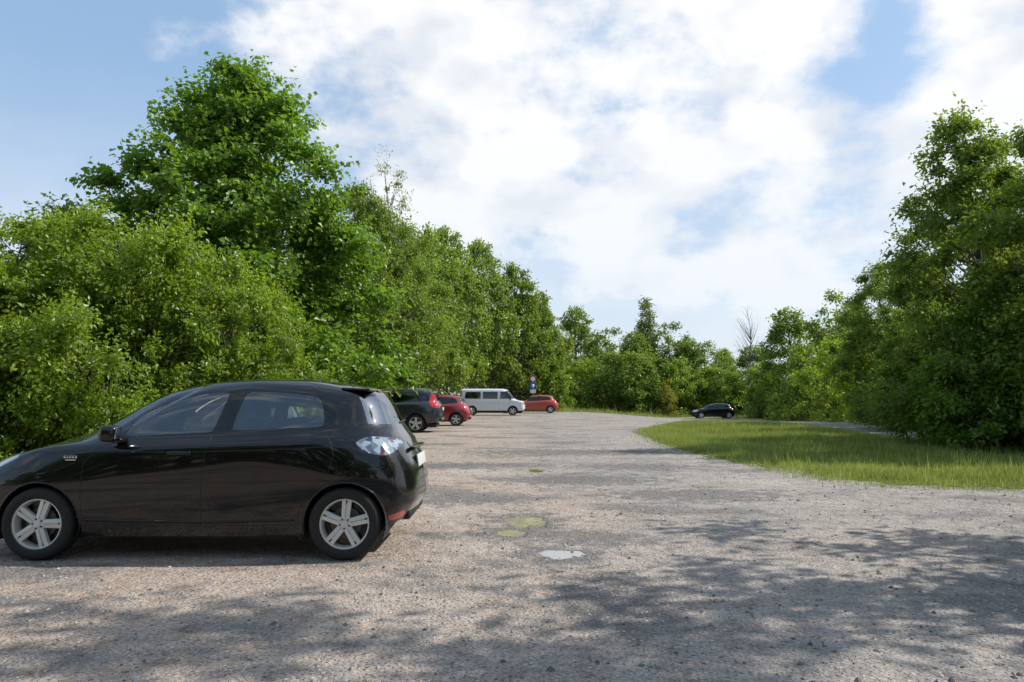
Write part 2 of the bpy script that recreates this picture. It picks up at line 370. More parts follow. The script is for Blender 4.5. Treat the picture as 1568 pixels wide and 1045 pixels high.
ME['fash']=tree_mesh('broadleaf_far_a',10,3.0,.5,dome,130,11,8,.27,.85,21,M_ash,.17,aspect=.6)
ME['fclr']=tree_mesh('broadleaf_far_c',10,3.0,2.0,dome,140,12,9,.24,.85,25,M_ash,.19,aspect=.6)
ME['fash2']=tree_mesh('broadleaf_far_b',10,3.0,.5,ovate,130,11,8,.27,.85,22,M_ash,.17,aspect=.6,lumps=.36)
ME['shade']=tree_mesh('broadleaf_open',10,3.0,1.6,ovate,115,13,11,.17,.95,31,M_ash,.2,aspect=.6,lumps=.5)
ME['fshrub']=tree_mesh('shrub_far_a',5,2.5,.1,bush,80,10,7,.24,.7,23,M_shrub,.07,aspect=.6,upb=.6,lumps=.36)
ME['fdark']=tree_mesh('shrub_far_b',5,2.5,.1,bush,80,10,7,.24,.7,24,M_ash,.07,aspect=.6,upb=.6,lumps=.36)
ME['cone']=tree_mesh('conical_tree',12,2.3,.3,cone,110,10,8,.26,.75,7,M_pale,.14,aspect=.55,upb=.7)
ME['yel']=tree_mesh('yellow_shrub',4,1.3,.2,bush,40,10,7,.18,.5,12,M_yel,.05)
BASE={'maple':(11.2,4.0),'ash':(10,3.4),'ash2':(10,3.4),'shrub':(5,2.7),'shrub2':(5,2.7),'dark':(5,2.7),'sparse':(10,2.3),'bare':(10,2),'cone':(12,2.5),'yel':(4,1.5),'fash':(10,3.4),'fash2':(10,3.4),'fshrub':(5,2.7),'fdark':(5,2.7),'fclr':(10,3.4),'shade':(10,3.4)}
def tree(kind,name,x,y,h,r,rz=None,parent=None):
    bh,br=BASE[kind]
    return obj(name,ME[kind],parent,(x,y,float(terr(x,y))-.03),random.uniform(0,6.28) if rz is None else rz,(r/br,r/br,h/bh))
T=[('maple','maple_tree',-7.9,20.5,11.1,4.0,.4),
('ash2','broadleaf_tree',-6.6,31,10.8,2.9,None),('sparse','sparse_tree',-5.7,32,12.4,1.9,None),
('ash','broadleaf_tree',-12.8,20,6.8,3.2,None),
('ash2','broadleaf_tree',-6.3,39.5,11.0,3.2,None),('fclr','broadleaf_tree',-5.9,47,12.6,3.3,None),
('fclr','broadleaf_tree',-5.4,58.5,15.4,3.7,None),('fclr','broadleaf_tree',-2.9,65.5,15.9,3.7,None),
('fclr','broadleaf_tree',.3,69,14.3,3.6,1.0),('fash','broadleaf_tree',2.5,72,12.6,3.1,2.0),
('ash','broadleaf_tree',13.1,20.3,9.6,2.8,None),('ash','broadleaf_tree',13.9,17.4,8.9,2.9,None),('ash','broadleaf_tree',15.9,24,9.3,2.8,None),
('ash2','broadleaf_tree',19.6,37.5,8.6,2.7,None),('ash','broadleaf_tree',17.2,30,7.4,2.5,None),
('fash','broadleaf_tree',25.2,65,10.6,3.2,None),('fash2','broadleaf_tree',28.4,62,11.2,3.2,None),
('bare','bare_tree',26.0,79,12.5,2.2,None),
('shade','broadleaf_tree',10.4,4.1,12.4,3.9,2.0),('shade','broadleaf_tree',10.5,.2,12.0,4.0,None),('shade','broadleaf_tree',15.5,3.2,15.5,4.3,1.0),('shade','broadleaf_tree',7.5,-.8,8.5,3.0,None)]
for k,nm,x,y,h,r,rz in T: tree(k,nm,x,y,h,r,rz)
hd=empty('hedge')
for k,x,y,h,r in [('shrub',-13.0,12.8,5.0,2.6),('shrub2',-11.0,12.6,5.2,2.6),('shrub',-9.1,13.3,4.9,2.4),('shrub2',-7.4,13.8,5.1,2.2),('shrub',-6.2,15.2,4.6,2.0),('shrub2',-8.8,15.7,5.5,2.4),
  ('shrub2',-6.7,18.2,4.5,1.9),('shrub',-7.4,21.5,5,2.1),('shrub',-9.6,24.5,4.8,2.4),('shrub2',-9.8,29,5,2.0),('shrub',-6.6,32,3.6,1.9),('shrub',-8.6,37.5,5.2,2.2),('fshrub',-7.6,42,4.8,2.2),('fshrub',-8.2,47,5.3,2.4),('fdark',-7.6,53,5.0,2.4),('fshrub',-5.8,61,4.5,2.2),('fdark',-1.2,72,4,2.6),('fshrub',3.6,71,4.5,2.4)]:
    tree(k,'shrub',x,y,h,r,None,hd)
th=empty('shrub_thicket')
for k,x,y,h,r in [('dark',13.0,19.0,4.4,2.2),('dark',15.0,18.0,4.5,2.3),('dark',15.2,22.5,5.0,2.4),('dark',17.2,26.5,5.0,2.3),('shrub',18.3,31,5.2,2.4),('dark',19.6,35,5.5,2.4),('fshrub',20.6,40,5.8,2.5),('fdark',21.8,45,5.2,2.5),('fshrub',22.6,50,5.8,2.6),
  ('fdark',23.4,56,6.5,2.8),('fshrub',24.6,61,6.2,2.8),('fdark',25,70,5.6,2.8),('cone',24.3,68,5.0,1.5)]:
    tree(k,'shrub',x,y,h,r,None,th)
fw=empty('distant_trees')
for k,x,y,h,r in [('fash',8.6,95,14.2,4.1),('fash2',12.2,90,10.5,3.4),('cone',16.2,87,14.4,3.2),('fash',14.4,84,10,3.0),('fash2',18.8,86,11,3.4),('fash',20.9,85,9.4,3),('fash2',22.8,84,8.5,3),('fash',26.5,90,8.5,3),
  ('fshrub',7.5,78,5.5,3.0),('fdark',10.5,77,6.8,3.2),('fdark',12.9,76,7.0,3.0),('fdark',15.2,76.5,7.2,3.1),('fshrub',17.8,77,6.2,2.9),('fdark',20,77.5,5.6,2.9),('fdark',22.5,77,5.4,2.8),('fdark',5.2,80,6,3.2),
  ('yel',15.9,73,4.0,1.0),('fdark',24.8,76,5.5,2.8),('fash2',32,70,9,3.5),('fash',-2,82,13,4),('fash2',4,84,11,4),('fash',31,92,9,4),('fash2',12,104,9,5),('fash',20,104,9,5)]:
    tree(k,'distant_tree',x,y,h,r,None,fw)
bk=empty('roadside_trees')
for i in range(6):
    tree('fash','tree',-22+i*5.2,-11-(i%3),8.5+(i*37%5)*.5,4.2,None,bk)
# ------------------------------------------------------------ cars
def pchip(t,Y,tq):
    t=np.asarray(t,float); Y=np.asarray(Y,float); h=np.diff(t); sh=(len(h),)+(1,)*(Y.ndim-1)
    d=np.diff(Y,axis=0)/h.reshape(sh); m=np.zeros_like(Y); m[0]=d[0]; m[-1]=d[-1]
    for k in range(1,len(t)-1):
        w1=2*h[k]+h[k-1]; w2=h[k]+2*h[k-1]; ok=d[k-1]*d[k]>0
        dd0=np.where(ok,d[k-1],1); dd1=np.where(ok,d[k],1)
        m[k]=np.where(ok,(w1+w2)/(w1/dd0+w2/dd1),0)
    i=np.clip(np.searchsorted(t,tq,side='right')-1,0,len(h)-1)
    s2=(len(tq),)+(1,)*(Y.ndim-1); hh=h[i].reshape(s2); u=((tq-t[i])/h[i]).reshape(s2)
    return (2*u**3-3*u**2+1)*Y[i]+(u**3-2*u**2+u)*hh*m[i]+(-2*u**3+3*u**2)*Y[i+1]+(u**3-u**2)*hh*m[i+1]
HATCH=np.array([
[(.12,0,.2),(.16,.45,.2),(.35,.74,.2),(.84,.80,.22),(1.5,.81,.2),(2.4,.81,.2),(3.1,.81,.22),(3.45,.8,.24),(3.80,.72,.28),(3.93,.45,.30),(3.96,0,.30)],
[(0,0,.42),(.05,.45,.42),(.27,.78,.42),(.84,.86,.42),(1.5,.845,.38),(2.4,.845,.38),(3.1,.85,.42),(3.45,.86,.45),(3.87,.78,.47),(4.05,.47,.5),(4.08,0,.5)],
[(.02,0,.62),(.08,.45,.62),(.3,.78,.64),(.84,.868,.66),(1.5,.86,.64),(2.4,.86,.64),(3.1,.87,.68),(3.45,.878,.7),(3.85,.79,.71),(4.02,.46,.72),(4.05,0,.72)],
[(.12,0,.80),(.2,.4,.81),(.42,.68,.85),(.84,.80,.93),(1.5,.845,.93),(2.4,.855,.95),(3.1,.86,.98),(3.4,.84,.99),(3.77,.72,.98),(3.90,.44,.97),(3.93,0,.97)],
[(.95,0,1.07),(.98,.4,1.06),(1.1,.62,1.04),(1.25,.735,1.03),(1.5,.765,1.045),(2.4,.775,1.08),(3.1,.755,1.125),(3.35,.735,1.14),(3.66,.60,1.13),(3.79,.38,1.12),(3.82,0,1.12)],
[(1.72,0,1.47),(1.74,.35,1.46),(1.80,.50,1.43),(1.92,.56,1.42),(2.05,.585,1.45),(2.5,.60,1.48),(3.05,.585,1.465),(3.25,.56,1.445),(3.48,.47,1.44),(3.57,.3,1.455),(3.58,0,1.46)],
[(2.0,0,1.535),(2.0,.22,1.53),(2.03,.36,1.52),(2.1,.42,1.525),(2.2,.44,1.54),(2.6,.45,1.56),(3.0,.43,1.55),(3.13,.41,1.535),(3.28,.34,1.515),(3.34,.2,1.52),(3.34,0,1.525)],
[(2.4,0,1.585),(2.42,0,1.585),(2.45,0,1.585),(2.5,0,1.59),(2.55,0,1.59),(2.65,0,1.59),(2.75,0,1.585),(2.8,0,1.58),(2.85,0,1.58),(2.9,0,1.575),(2.95,0,1.575)]],float)
HATCH[...,2]*=.975
def van_lines():
    rows=[(.10,4.85,.90,.26),(0,4.9,.94,.5),(.02,4.9,.95,.78),(.10,4.88,.945,1.02),(.62,4.87,.93,1.16),(1.30,4.82,.84,1.86),(1.5,4.7,.72,1.95),(2.2,4.2,0,1.99)]
    R=[]
    for k,(xf,xr,w,z) in enumerate(rows):
        c=[(xf,0,z),(xf+.04,.5*w,z),(xf+.16,.87*w,z),(xf+.42,.97*w,z)]
        a,b=xf+.42,xr-.3
        for q in (.25,.5,.75,.93): c.append((a+(b-a)*q,w,z))
        c+= [(xr-.07,.95*w,z),(xr-.01,.5*w,z),(xr,0,z)]
        R.append(c)
    return np.array(R,float)
def rpoly(poly,it=2):
    p=[tuple(q) for q in poly]
    for _ in range(it):
        q=[]
        for i in range(len(p)):
            a=p[i]; b=p[(i+1)%len(p)]; L=math.dist(a,b); f=min(.25,.03/max(L,1e-4))
            q+=[(a[0]+(b[0]-a[0])*f,a[1]+(b[1]-a[1])*f),(b[0]-(b[0]-a[0])*f,b[1]-(b[1]-a[1])*f)]
        p=q
    return p
def circ(cx,cz,r,n=48): return [(cx+r*math.cos(2*math.pi*i/n),cz+r*math.sin(2*math.pi*i/n)) for i in range(n)]
def curve_on(name,parent,pts,rad,mat,pair=True,bvh=None,off=0.0):
    for sgn in ((1,-1) if pair else (-1,)):
        P=[]
        for i in range(len(pts)-1):
            a,b=pts[i],pts[i+1]; k=max(1,int(math.dist(a,b)/.03))
            for j in range(k): P.append((a[0]+(b[0]-a[0])*j/k,a[1]+(b[1]-a[1])*j/k))
        P.append(pts[-1]); Q=[]
        for (x,z) in P:
            hit=bvh.ray_cast(Vector((x,3,z)),Vector((0,-1,0)))
            if hit[0] is not None: Q.append((x,sgn*(hit[0].y+off),z))
        if len(Q)<2: continue
        cu=bpy.data.curves.new(name,'CURVE'); cu.dimensions='3D'; cu.bevel_depth=rad; cu.bevel_resolution=1
        sp=cu.splines.new('POLY'); sp.points.add(len(Q)-1)
        for p,q in zip(sp.points,Q): p.co=(*q,1)
        cu.materials.append(mat); link(bpy.data.objects.new(name,cu),parent)
def box(name,parent,c,s,mat,bev=.02,rot=(0,0,0),seg=3):
    bm=bmesh.new(); bmesh.ops.create_cube(bm,size=1)
    for v in bm.verts: v.co=Vector((v.co.x*s[0],v.co.y*s[1],v.co.z*s[2]))
    if bev>0: bmesh.ops.bevel(bm,geom=bm.edges[:],offset=bev,segments=seg,affect='EDGES',profile=.5)
    me=bpy.data.meshes.new(name); bm.to_mesh(me); bm.free(); me.materials.append(mat)
    for p in me.polygons: p.use_smooth=True
    o=bpy.data.objects.new(name,me); o.location=c; o.rotation_euler=rot; return link(o,parent)
def lathe(name,prof,mat,seg=64):
    V=[];F=[]; n=len(prof)
    for i in range(seg):
        a=2*math.pi*i/seg
        for r,y in prof: V.append((r*math.cos(a),y,r*math.sin(a)))
    for i in range(seg):
        k=(i+1)%seg
        for j in range(n-1): F.append((i*n+j,i*n+j+1,k*n+j+1,k*n+j))
    return V,F
def wheel_mesh():
    V=[];F=[];MI=[]
    def add(v,f,m):
        o=len(V); V.extend(v); F.extend([tuple(i+o for i in q) for q in f]); MI.extend([m]*len(f))
    v,f=lathe('t',[(.208,-.083),(.225,-.096),(.25,-.102),(.278,-.1),(.294,-.09),(.302,-.076),(.305,-.05),(.305,.05),(.302,.076),(.29,.095),(.24,.1),(.208,.085)],None,72); add(v,f,0)
    v,f=lathe('r',[(.214,-.09),(.214,-.084),(.202,-.086),(.196,-.074),(.19,-.03),(.188,.06)],None,64); add(v,f,1)
    v,f=lathe('b',[(.19,.0),(.001,.0)],None,40); add(v,f,3)
    v,f=lathe('d',[(.135,-.02),(.135,-.014),(.05,-.014)],None,40); add(v,f,2)
    v,f=lathe('h',[(.001,-.085),(.026,-.085),(.03,-.08),(.03,-.074),(.055,-.072),(.062,-.06),(.062,-.02)],None,40); add(v,f,1)
    def prism(pts,y0,y1s):
        n=len(pts); v=[(p[0],y,p[1]) for p,y in zip(pts,y1s)]+[(p[0],y0,p[1]) for p in pts]
        f=[(0,1,2,3)] if n==4 else []
        for i in range(n):
            k=(i+1)%n; f.append((i,i+n,k+n,k))
        return v,f
    for k in range(5):
        a=math.pi/2+2*math.pi*k/5
        for s in (-1,1):
            def pt(r,off):
                return (r*math.cos(a)-off*math.sin(a),r*math.sin(a)+off*math.cos(a))
            pts=[pt(.045,s*.003),pt(.045,s*.034),pt(.199,s*.040),pt(.20,s*.008)]
            v,f=prism(pts,-.035,[-.078,-.07,-.074,-.08]); add(v,f,1)
        pts=[pt(.045,-.012),pt(.045,.012),pt(.17,.012),pt(.17,-.012)]
        v,f=prism(pts,-.045,[-.068]*4); add(v,f,1)
        an=a+math.pi/5
        c=(.042*math.cos(an),.042*math.sin(an)); 
        v,f=lathe('n',[(.001,-.079),(.007,-.079),(.008,-.07)],None,10); v=[(x+c[0],y,z+c[1]) for x,y,z in v]; add(v,f,3)
    me=bpy.data.meshes.new('alloy_wheel'); me.from_pydata(V,[],F)
    for m in (M_tyre,M_alloy,M_disc,M_gloss): me.materials.append(m)
    me.polygons.foreach_set('material_index',MI)
    me.polygons.foreach_set('use_smooth',[m==0 for m in MI]); me.update(); return me
WM=wheel_mesh()
def build_car(name,loc,rz,lines,paint,res,windows,dlo,axles,wr,yw,glass,tail=None,tailm=None,front=None,refl=None,shuts=(),wscr=2.4,rscr=7.8,trimz=None,rglass=None):
    root=empty(name,loc,rz)
    P=lines; J,M,_=P.shape
    tl=np.linalg.norm(np.diff(P,axis=1),axis=2).mean(0); t=np.concatenate([[0],np.cumsum(tl)])
    sl=np.linalg.norm(np.diff(P,axis=0),axis=2).mean(1); s=np.concatenate([[0],np.cumsum(sl)])
    def sub(k): 
        out=[]
        for i in range(len(k)-1):
            n=max(3,int((k[i+1]-k[i])/res)); out+=list(np.linspace(k[i],k[i+1],n,endpoint=False))
        return np.array(out+[k[-1]])
    tq=sub(t); sq=sub(s)
    G=pchip(t,np.transpose(P,(1,0,2)),tq); G=np.transpose(G,(1,0,2)); G=pchip(s,G,sq)
    for _ in range(18 if res<.02 else 3):
        H=G.copy(); H[1:-1,1:-1]=(G[:-2,1:-1]+G[2:,1:-1]+G[1:-1,:-2]+G[1:-1,2:])*.25; G=H
    ci=np.interp(tq,t,np.arange(M)); ri=np.interp(sq,s,np.arange(J))
    nr,nc,_=G.shape
    ii,jj=np.meshgrid(np.arange(nc-1),np.arange(nr-1)); a=(jj*nc+ii).ravel()
    F=np.stack([a,a+nc,a+1+nc,a+1],-1)
    bvh=BVHTree.FromPolygons(G.reshape(-1,3).tolist(),F.tolist())
    du=np.gradient(G,axis=1); dv=np.gradient(G,axis=0); NN=np.cross(dv,du); ln=np.linalg.norm(NN,axis=-1,keepdims=True)
    cen=np.array([P[...,0].max()*.55,0,.8]); NN=NN/np.maximum(ln,1e-12)
    sgn=np.sign(((G-cen)*NN).sum(-1,keepdims=True)); sgn[sgn==0]=1
    flip=-1 if np.median(sgn)<0 else 1
    NN=NN*flip; NN[(ln<1e-9)[...,0]]=(0,0,1)
    if flip<0: F=F[:,::-1]
    polys=[rpoly(w) for w in windows]+([rpoly(dlo)] if dlo else [])+([rpoly(tail)] if tail else [])+([rpoly(front)] if front else [])+([refl] if refl else [])
    arches=[circ(ax,wr[0],wr[1]) for ax in axles]
    G0=G.copy()
    for pl in polys+arches:
        d,bx,bz=segd(G[...,0],G[...,2],pl); k=(d<res*.55)&(G[...,1]>.3)
        G[...,0]=np.where(k,bx,G[...,0]); G[...,2]=np.where(k,bz,G[...,2])
    mv=np.argwhere((np.abs(G-G0).sum(-1)>1e-6))
    for (r_,c_) in mv:
        x,y,z=G[r_,c_]; h_=bvh.ray_cast(Vector((float(x),3,float(z))),Vector((0,-1,0)))
        if h_[0] is not None and abs(h_[0].y-y)<.03: G[r_,c_,1]=h_[0].y
    V=G.reshape(-1,3); C=V[F].mean(1)
    cc=(ci[ii]+ci[ii+1]).ravel()/2; rr=(ri[jj]+ri[jj+1]).ravel()/2
    mi=np.zeros(len(F),int)
    if trimz: mi[C[:,2]<trimz]=2
    if dlo: mi[inpoly(C[:,0],C[:,2],rpoly(dlo))&(C[:,1]>.35)]=5
    for w in windows: mi[inpoly(C[:,0],C[:,2],rpoly(w))&(C[:,1]>.35)&(rr>3.6)&(rr<5.6)]=1
    mi[(rr>4.12)&(rr<4.93)&(cc<wscr)]=1
    mi[(rr>4.1)&(rr<4.85)&(cc>rscr)]=7
    if tail: mi[inpoly(C[:,0],C[:,2],rpoly(tail))&(C[:,1]>.38)]=3
    if front: mi[inpoly(C[:,0],C[:,2],rpoly(front))&(C[:,1]>.3)&(C[:,0]<1)]=4
    if refl: mi[inpoly(C[:,0],C[:,2],refl)&(C[:,1]>.3)]=6
    mi[(C[:,0]<.4)&(C[:,1]<.5)&(C[:,2]>.3)&(C[:,2]<.5)]=2
    keep=np.ones(len(F),bool)
    for ar in arches: keep&=~(inpoly(C[:,0],C[:,2],ar)&(C[:,1]>.45))
    F=F[keep]; mi=mi[keep]
    V2=V*np.array([1,-1,1]); F2=F[:,::-1]+len(V)
    me=fastmesh(name+'_body',np.concatenate([V,V2]),np.concatenate([F,F2]),[paint,glass,M_trim,tailm or M_redlamp,M_head,M_gloss,M_redlamp,rglass or glass],np.concatenate([mi,mi]),smooth=True)
    nrm=np.concatenate([NN.reshape(-1,3),NN.reshape(-1,3)*np.array([1,-1,1])])
    try: me.normals_split_custom_set_from_vertices(nrm.tolist())
    except Exception as e: print('custom normals',e)
    obj('body',me,root)
    L=float(lines[...,0].max()); W=float(lines[...,1].max())
    box('underbody',root,(L/2,0,.27),(L-.5,W*1.35,.16),M_trim,.03)
    for q,ax in enumerate(axles):
        Vw=[];Fw=[];n=20
        for i in range(n+1):
            aa=math.pi*(-.12+1.24*i/n)
            for y in (W*.6,W-.03): Vw.append((ax+(wr[1]+.004)*math.cos(aa),y,wr[0]+(wr[1]+.004)*math.sin(aa)))
        for i in range(n): Fw.append((2*i,2*i+1,2*i+3,2*i+2))
        o=len(Vw); Vw.append((ax,W*.6,wr[0])); 
        for i in range(n): Fw.append((2*i,2*i+2,o))
        for sg in (1,-1):
            m=bpy.data.meshes.new('wheel_well'); m.from_pydata([(x,y*sg,z) for x,y,z in Vw],[],Fw); m.materials.append(M_trim); obj('wheel_well',m,root)
            wo=obj('wheel',WM,root,(ax,sg*(yw-.1),wr[2]),0,(wr[2]/.305,1,wr[2]/.305))
            if sg>0: wo.rotation_euler=(0,.5,math.pi)
            else: wo.rotation_euler=(0,.08 if q else .3,0)
        arc=[(ax+wr[1]*math.cos(math.pi*(-.06+1.12*i/28)),wr[0]+wr[1]*math.sin(math.pi*(-.06+1.12*i/28))) for i in range(29)]
        arc=[(ax+(x-ax)*1.015,wr[0]+(z-wr[0])*1.015) for x,z in arc]
        curve_on('arch_lip',root,arc,.008,paint,bvh=bvh,off=-.002)
    for pl in shuts: curve_on('shut_line',root,pl,.003,M_trim,bvh=bvh,off=-.001)
    return root,bvh
ZOE=HATCH.copy(); ZOE[...,0]=np.where(ZOE[...,0]>3.43,3.43+(ZOE[...,0]-3.43)*.9,ZOE[...,0])
W1=[(1.50,1.03),(1.57,1.20),(1.89,1.352),(2.10,1.392),(2.36,1.412),(2.264,1.066)]
W2=[(2.50,1.415),(2.85,1.405),(3.13,1.372),(3.18,1.30),(3.22,1.115),(2.42,1.08)]
TL=[(3.49,.925),(3.58,1.015),(3.74,1.005),(3.93,.985),(3.95,.90),(3.84,.82),(3.76,.80),(3.56,.85)]
TZ=[(3.49,.975),(3.58,1.03),(3.70,1.025),(3.81,1.0),(3.86,.95),(3.82,.895),(3.76,.865),(3.63,.885)]
sh=[[(2.264,1.04),(2.235,.85),(2.215,.62),(2.215,.29)],[(1.50,1.0),(1.30,.93),(1.21,.80),(1.20,.55),(1.22,.32)],
 [(3.22,1.09),(3.30,.98),(3.33,.88),(3.29,.74),(3.13,.60),(3.05,.44),(3.03,.30)],[(1.22,.30),(2.215,.285),(3.03,.295)],[(3.61,1.045),(3.65,1.10)],[(3.76,.85),(3.83,.72),(3.84,.62)],
 [(2.42,1.05),(2.44,1.2),(2.47,1.42)]]
RX=-1.41-3.43
car,bvh=build_car('black_hatchback_car',(RX,6.99,0),0,ZOE,M_black,.012,[W1,W2],None,(.842,3.43),(.30,.345,.303),.865,M_glass,tail=TZ,tailm=M_crystal,
   front=[(.12,.74),(.30,.70),(.62,.86),(.55,.90),(.3,.86)],refl=[(3.70,.30),(3.90,.325),(3.90,.385),(3.72,.345)],shuts=sh,trimz=.0,rglass=M_glassr)
curve_on('side_crease',car,[(1.3,.90),(2.2,.905),(3.0,.93),(3.3,.95)],.0035,M_black,bvh=bvh,off=-.001)
curve_on('sill_moulding',car,[(1.25,.335),(2.2,.315),(3.0,.335)],.012,M_gloss,bvh=bvh,off=-.003)
for hx,hz in ((2.03,.895),):
    hit=bvh.ray_cast(Vector((hx,3,hz)),Vector((0,-1,0))); hy=hit[0].y if hit[0] is not None else .85
    for sg in (1,-1): box('door_handle',car,(hx,sg*(hy+.018),hz),(.20,.035,.032),M_black,.012)
for sg in (1,-1):
    box('mirror_housing',car,(1.47,sg*.93,1.065),(.14,.20,.14),M_black,.05,(0,.12,sg*-.25),5)
    box('mirror_glass',car,(1.54,sg*.93,1.07),(.008,.15,.10),M_chrome,.003,(0,.12,sg*-.25))
    box('mirror_stalk',car,(1.50,sg*.81,1.0),(.09,.13,.035),M_gloss,.012)
box('roof_spoiler',car,(3.43,0,1.437),(.26,1.0,.026),M_black,.012,(0,.05,0))
box('brake_light',car,(3.565,0,1.425),(.01,.3,.014),M_redlamp,.003)
box('number_plate',car,(3.965,0,.78),(.015,.52,.11),M_plate,.004,(0,-.15,0))
box('plate_recess_trim',car,(3.925,0,.90),(.05,.7,.03),M_gloss,.01)
box('rear_wiper',car,(3.76,.12,1.13),(.02,.34,.018),M_trim,.006,(.05,0,.0))
box('diffuser',car,(3.87,0,.32),(.12,.9,.10),M_trim,.03)
box('antenna',car,(3.3,0,1.57),(.012,.012,.14),M_trim,.004,(0,.6,0))
for k,w in enumerate((.022,.014,.02,.018,.022)):
    box('badge_letter',car,(1.06+k*.024+.0,-.861,.865),(w*.8,.006,.022),M_chrome,.001)
box('badge_bar',car,(1.11,-.861,.84),(.09,.006,.012),M_chrome,.001)
for y in (-.36,.36):
    box('front_seat_base',car,(1.95,y,.62),(.5,.48,.18),M_int,.06)
    box('front_seat_back',car,(2.22,y,.90),(.15,.44,.52),M_int,.06,(0,.22,0))
    box('front_headrest',car,(2.31,y,1.24),(.09,.25,.15),M_int,.035,(0,.1,0))
    box('rear_headrest',car,(3.18,y,1.17),(.08,.26,.14),M_int,.03)
box('rear_bench',car,(2.85,0,.62),(.5,1.2,.18),M_int,.06)
box('rear_backrest',car,(3.10,0,.86),(.14,1.2,.46),M_int,.05,(0,.2,0))
box('dashboard',car,(1.33,0,.91),(.42,1.36,.18),M_int,.06)
box('floor',car,(2.2,0,.40),(2.8,1.4,.06),M_int,.01)
bpy.ops.mesh.primitive_torus_add(major_radius=.18,minor_radius=.015,location=(1.66,.36,1.0),rotation=(0,math.radians(65),0))
so=bpy.context.object; so.name='steering_wheel'; so.data.materials.append(M_gloss); so.parent=car
# other cars --------------------------------------------------------
def scaled(L,W,H):
    P=HATCH.copy(); P[...,0]*=L/4.08; P[...,1]*=W/.878; P[...,2]*=H/1.55; return P
def sp(poly,L,H): return [(x*L/4.08,z*H/1.55) for x,z in poly]
DLO=[(1.44,1.01),(1.55,1.24),(1.9,1.375),(2.4,1.43),(3.13,1.395),(3.36,1.30),(3.42,1.12),(2.4,1.04)]
W3=[(3.24,1.11),(3.19,1.33),(3.33,1.27),(3.38,1.14)]
def suv():
    L,H=4.55,1.70; P=scaled(L,.91,H)
    P[3:5,8:,0]+=.10; P[5,7:,0]+=.30; P[6,6:,0]+=.30; P[5,6:,2]+=.02; P[0,:,2]+=.08
    b,v=build_car('grey_suv_car',(-7.22,27.6+.9,0),0,P,M_grey,.03,[sp(W1,L,H),[(2.8,1.54),(3.45,1.53),(3.6,1.2),(2.7,1.16)],[(3.72,1.22),(3.60,1.50),(3.90,1.44),(4.0,1.26)]],sp(DLO,L,H)[:4]+[(3.6,1.55),(3.95,1.47),(4.06,1.22),(2.68,1.13)],(.9,3.53),(.36,.40,.35),.90,M_glassd,
      tail=[(4.12,.98),(4.02,1.22),(4.10,1.50),(4.22,1.48),(4.30,1.2),(4.45,1.02),(4.4,.94)],trimz=.36)
    for s_ in (1,-1): box('roof_rail',b,(3.0,s_*.60,1.675),(1.7,.035,.035),M_chrome,.012)
    box('number_plate',b,(4.50,0,.9),(.02,.5,.12),M_plate,.003); box('bumper_trim',b,(4.44,0,.5),(.12,1.3,.14),M_trim,.04)
suv()
L,H=3.5,1.42
b,v=build_car('white_hatchback_car',(-2.72-3.5,9.95,0),0,scaled(L,.81,H),M_white,.03,[sp(W1,L,H),sp(W2,L,H),sp(W3,L,H)],sp(DLO,L,H),(.72,2.92),(.30,.34,.28),.80,M_glassd,tail=sp(TL,L,H),tailm=M_redlamp,trimz=.25,shuts=[sp(q,L,H) for q in sh[:3]])
box('number_plate',b,(3.47,0,.74),(.02,.5,.11),M_plate,.003); box('bumper_trim',b,(3.42,0,.36),(.12,1.0,.14),M_trim,.04)
L,H=3.95,1.49
b,v=build_car('red_hatchback_car',(-1.95-3.95,34.9,0),0,scaled(L,.85,H),M_red,.035,[sp(W1,L,H),sp(W2,L,H),sp(W3,L,H)],sp(DLO,L,H),(.81,3.25),(.31,.35,.30),.85,M_glassd,tail=sp(TL,L,H),tailm=M_redlamp,trimz=.26)
box('number_plate',b,(3.92,0,.78),(.02,.5,.11),M_plate,.003); box('bumper_trim',b,(3.86,0,.36),(.12,1.0,.14),M_trim,.04)
L,H=4.2,1.55
b,v=build_car('orange_hatchback_car',(3.95-4.2,61,0),0,scaled(L,.88,H),M_orange,.04,[sp(W1,L,H),sp(W2,L,H),sp(W3,L,H)],sp(DLO,L,H),(.86,3.45),(.31,.36,.31),.87,M_glassd,tail=sp([(3.45,.93),(3.5,1.1),(3.85,1.08),(3.95,.95),(3.8,.84)],L,H),tailm=M_redlamp,trimz=.27)
box('bumper_trim',b,(4.1,0,.4),(.12,1.2,.16),M_trim,.04); box('number_plate',b,(4.17,0,.8),(.02,.5,.11),M_plate,.003)
L,H=4.2,1.46
b,v=build_car('dark_estate_car',(19.0-2.1,68.5,float(terr(19,68))),0,scaled(L,.86,H),M_black,.04,[sp(W1,L,H),sp(W2,L,H),sp(W3,L,H)],sp(DLO,L,H),(.86,3.45),(.31,.36,.31),.85,M_glassd,tail=sp(TL,L,H),tailm=M_redlamp,
  front=sp([(.06,.68),(.30,.64),(.62,.80),(.55,.88),(.2,.84)],L,H),trimz=.2)
VW=[[(1.0,1.24),(1.38,1.74),(1.85,1.76),(1.90,1.22)],[(2.05,1.22),(2.05,1.74),(3.15,1.74),(3.15,1.22)],[(3.3,1.22),(3.3,1.74),(4.40,1.73),(4.50,1.24)]]
b,v=build_car('white_van',(-1.45+2.45,54,0),math.pi,van_lines(),M_white,.035,VW,None,(.95,3.95),(.34,.39,.33),.95,M_glassd,tail=[(4.72,.95),(4.72,1.35),(4.9,1.35),(4.9,.95)],tailm=M_redlamp,
  front=[(.02,.78),(.02,.95),(.22,1.02),(.42,1.0),(.38,.82)],wscr=2.6,trimz=.36,shuts=[[(1.98,1.8),(1.98,.4)],[(3.2,1.8),(3.2,.4)],[(1.1,1.15),(1.15,.7)],[(2.0,.98),(4.6,.98)]])
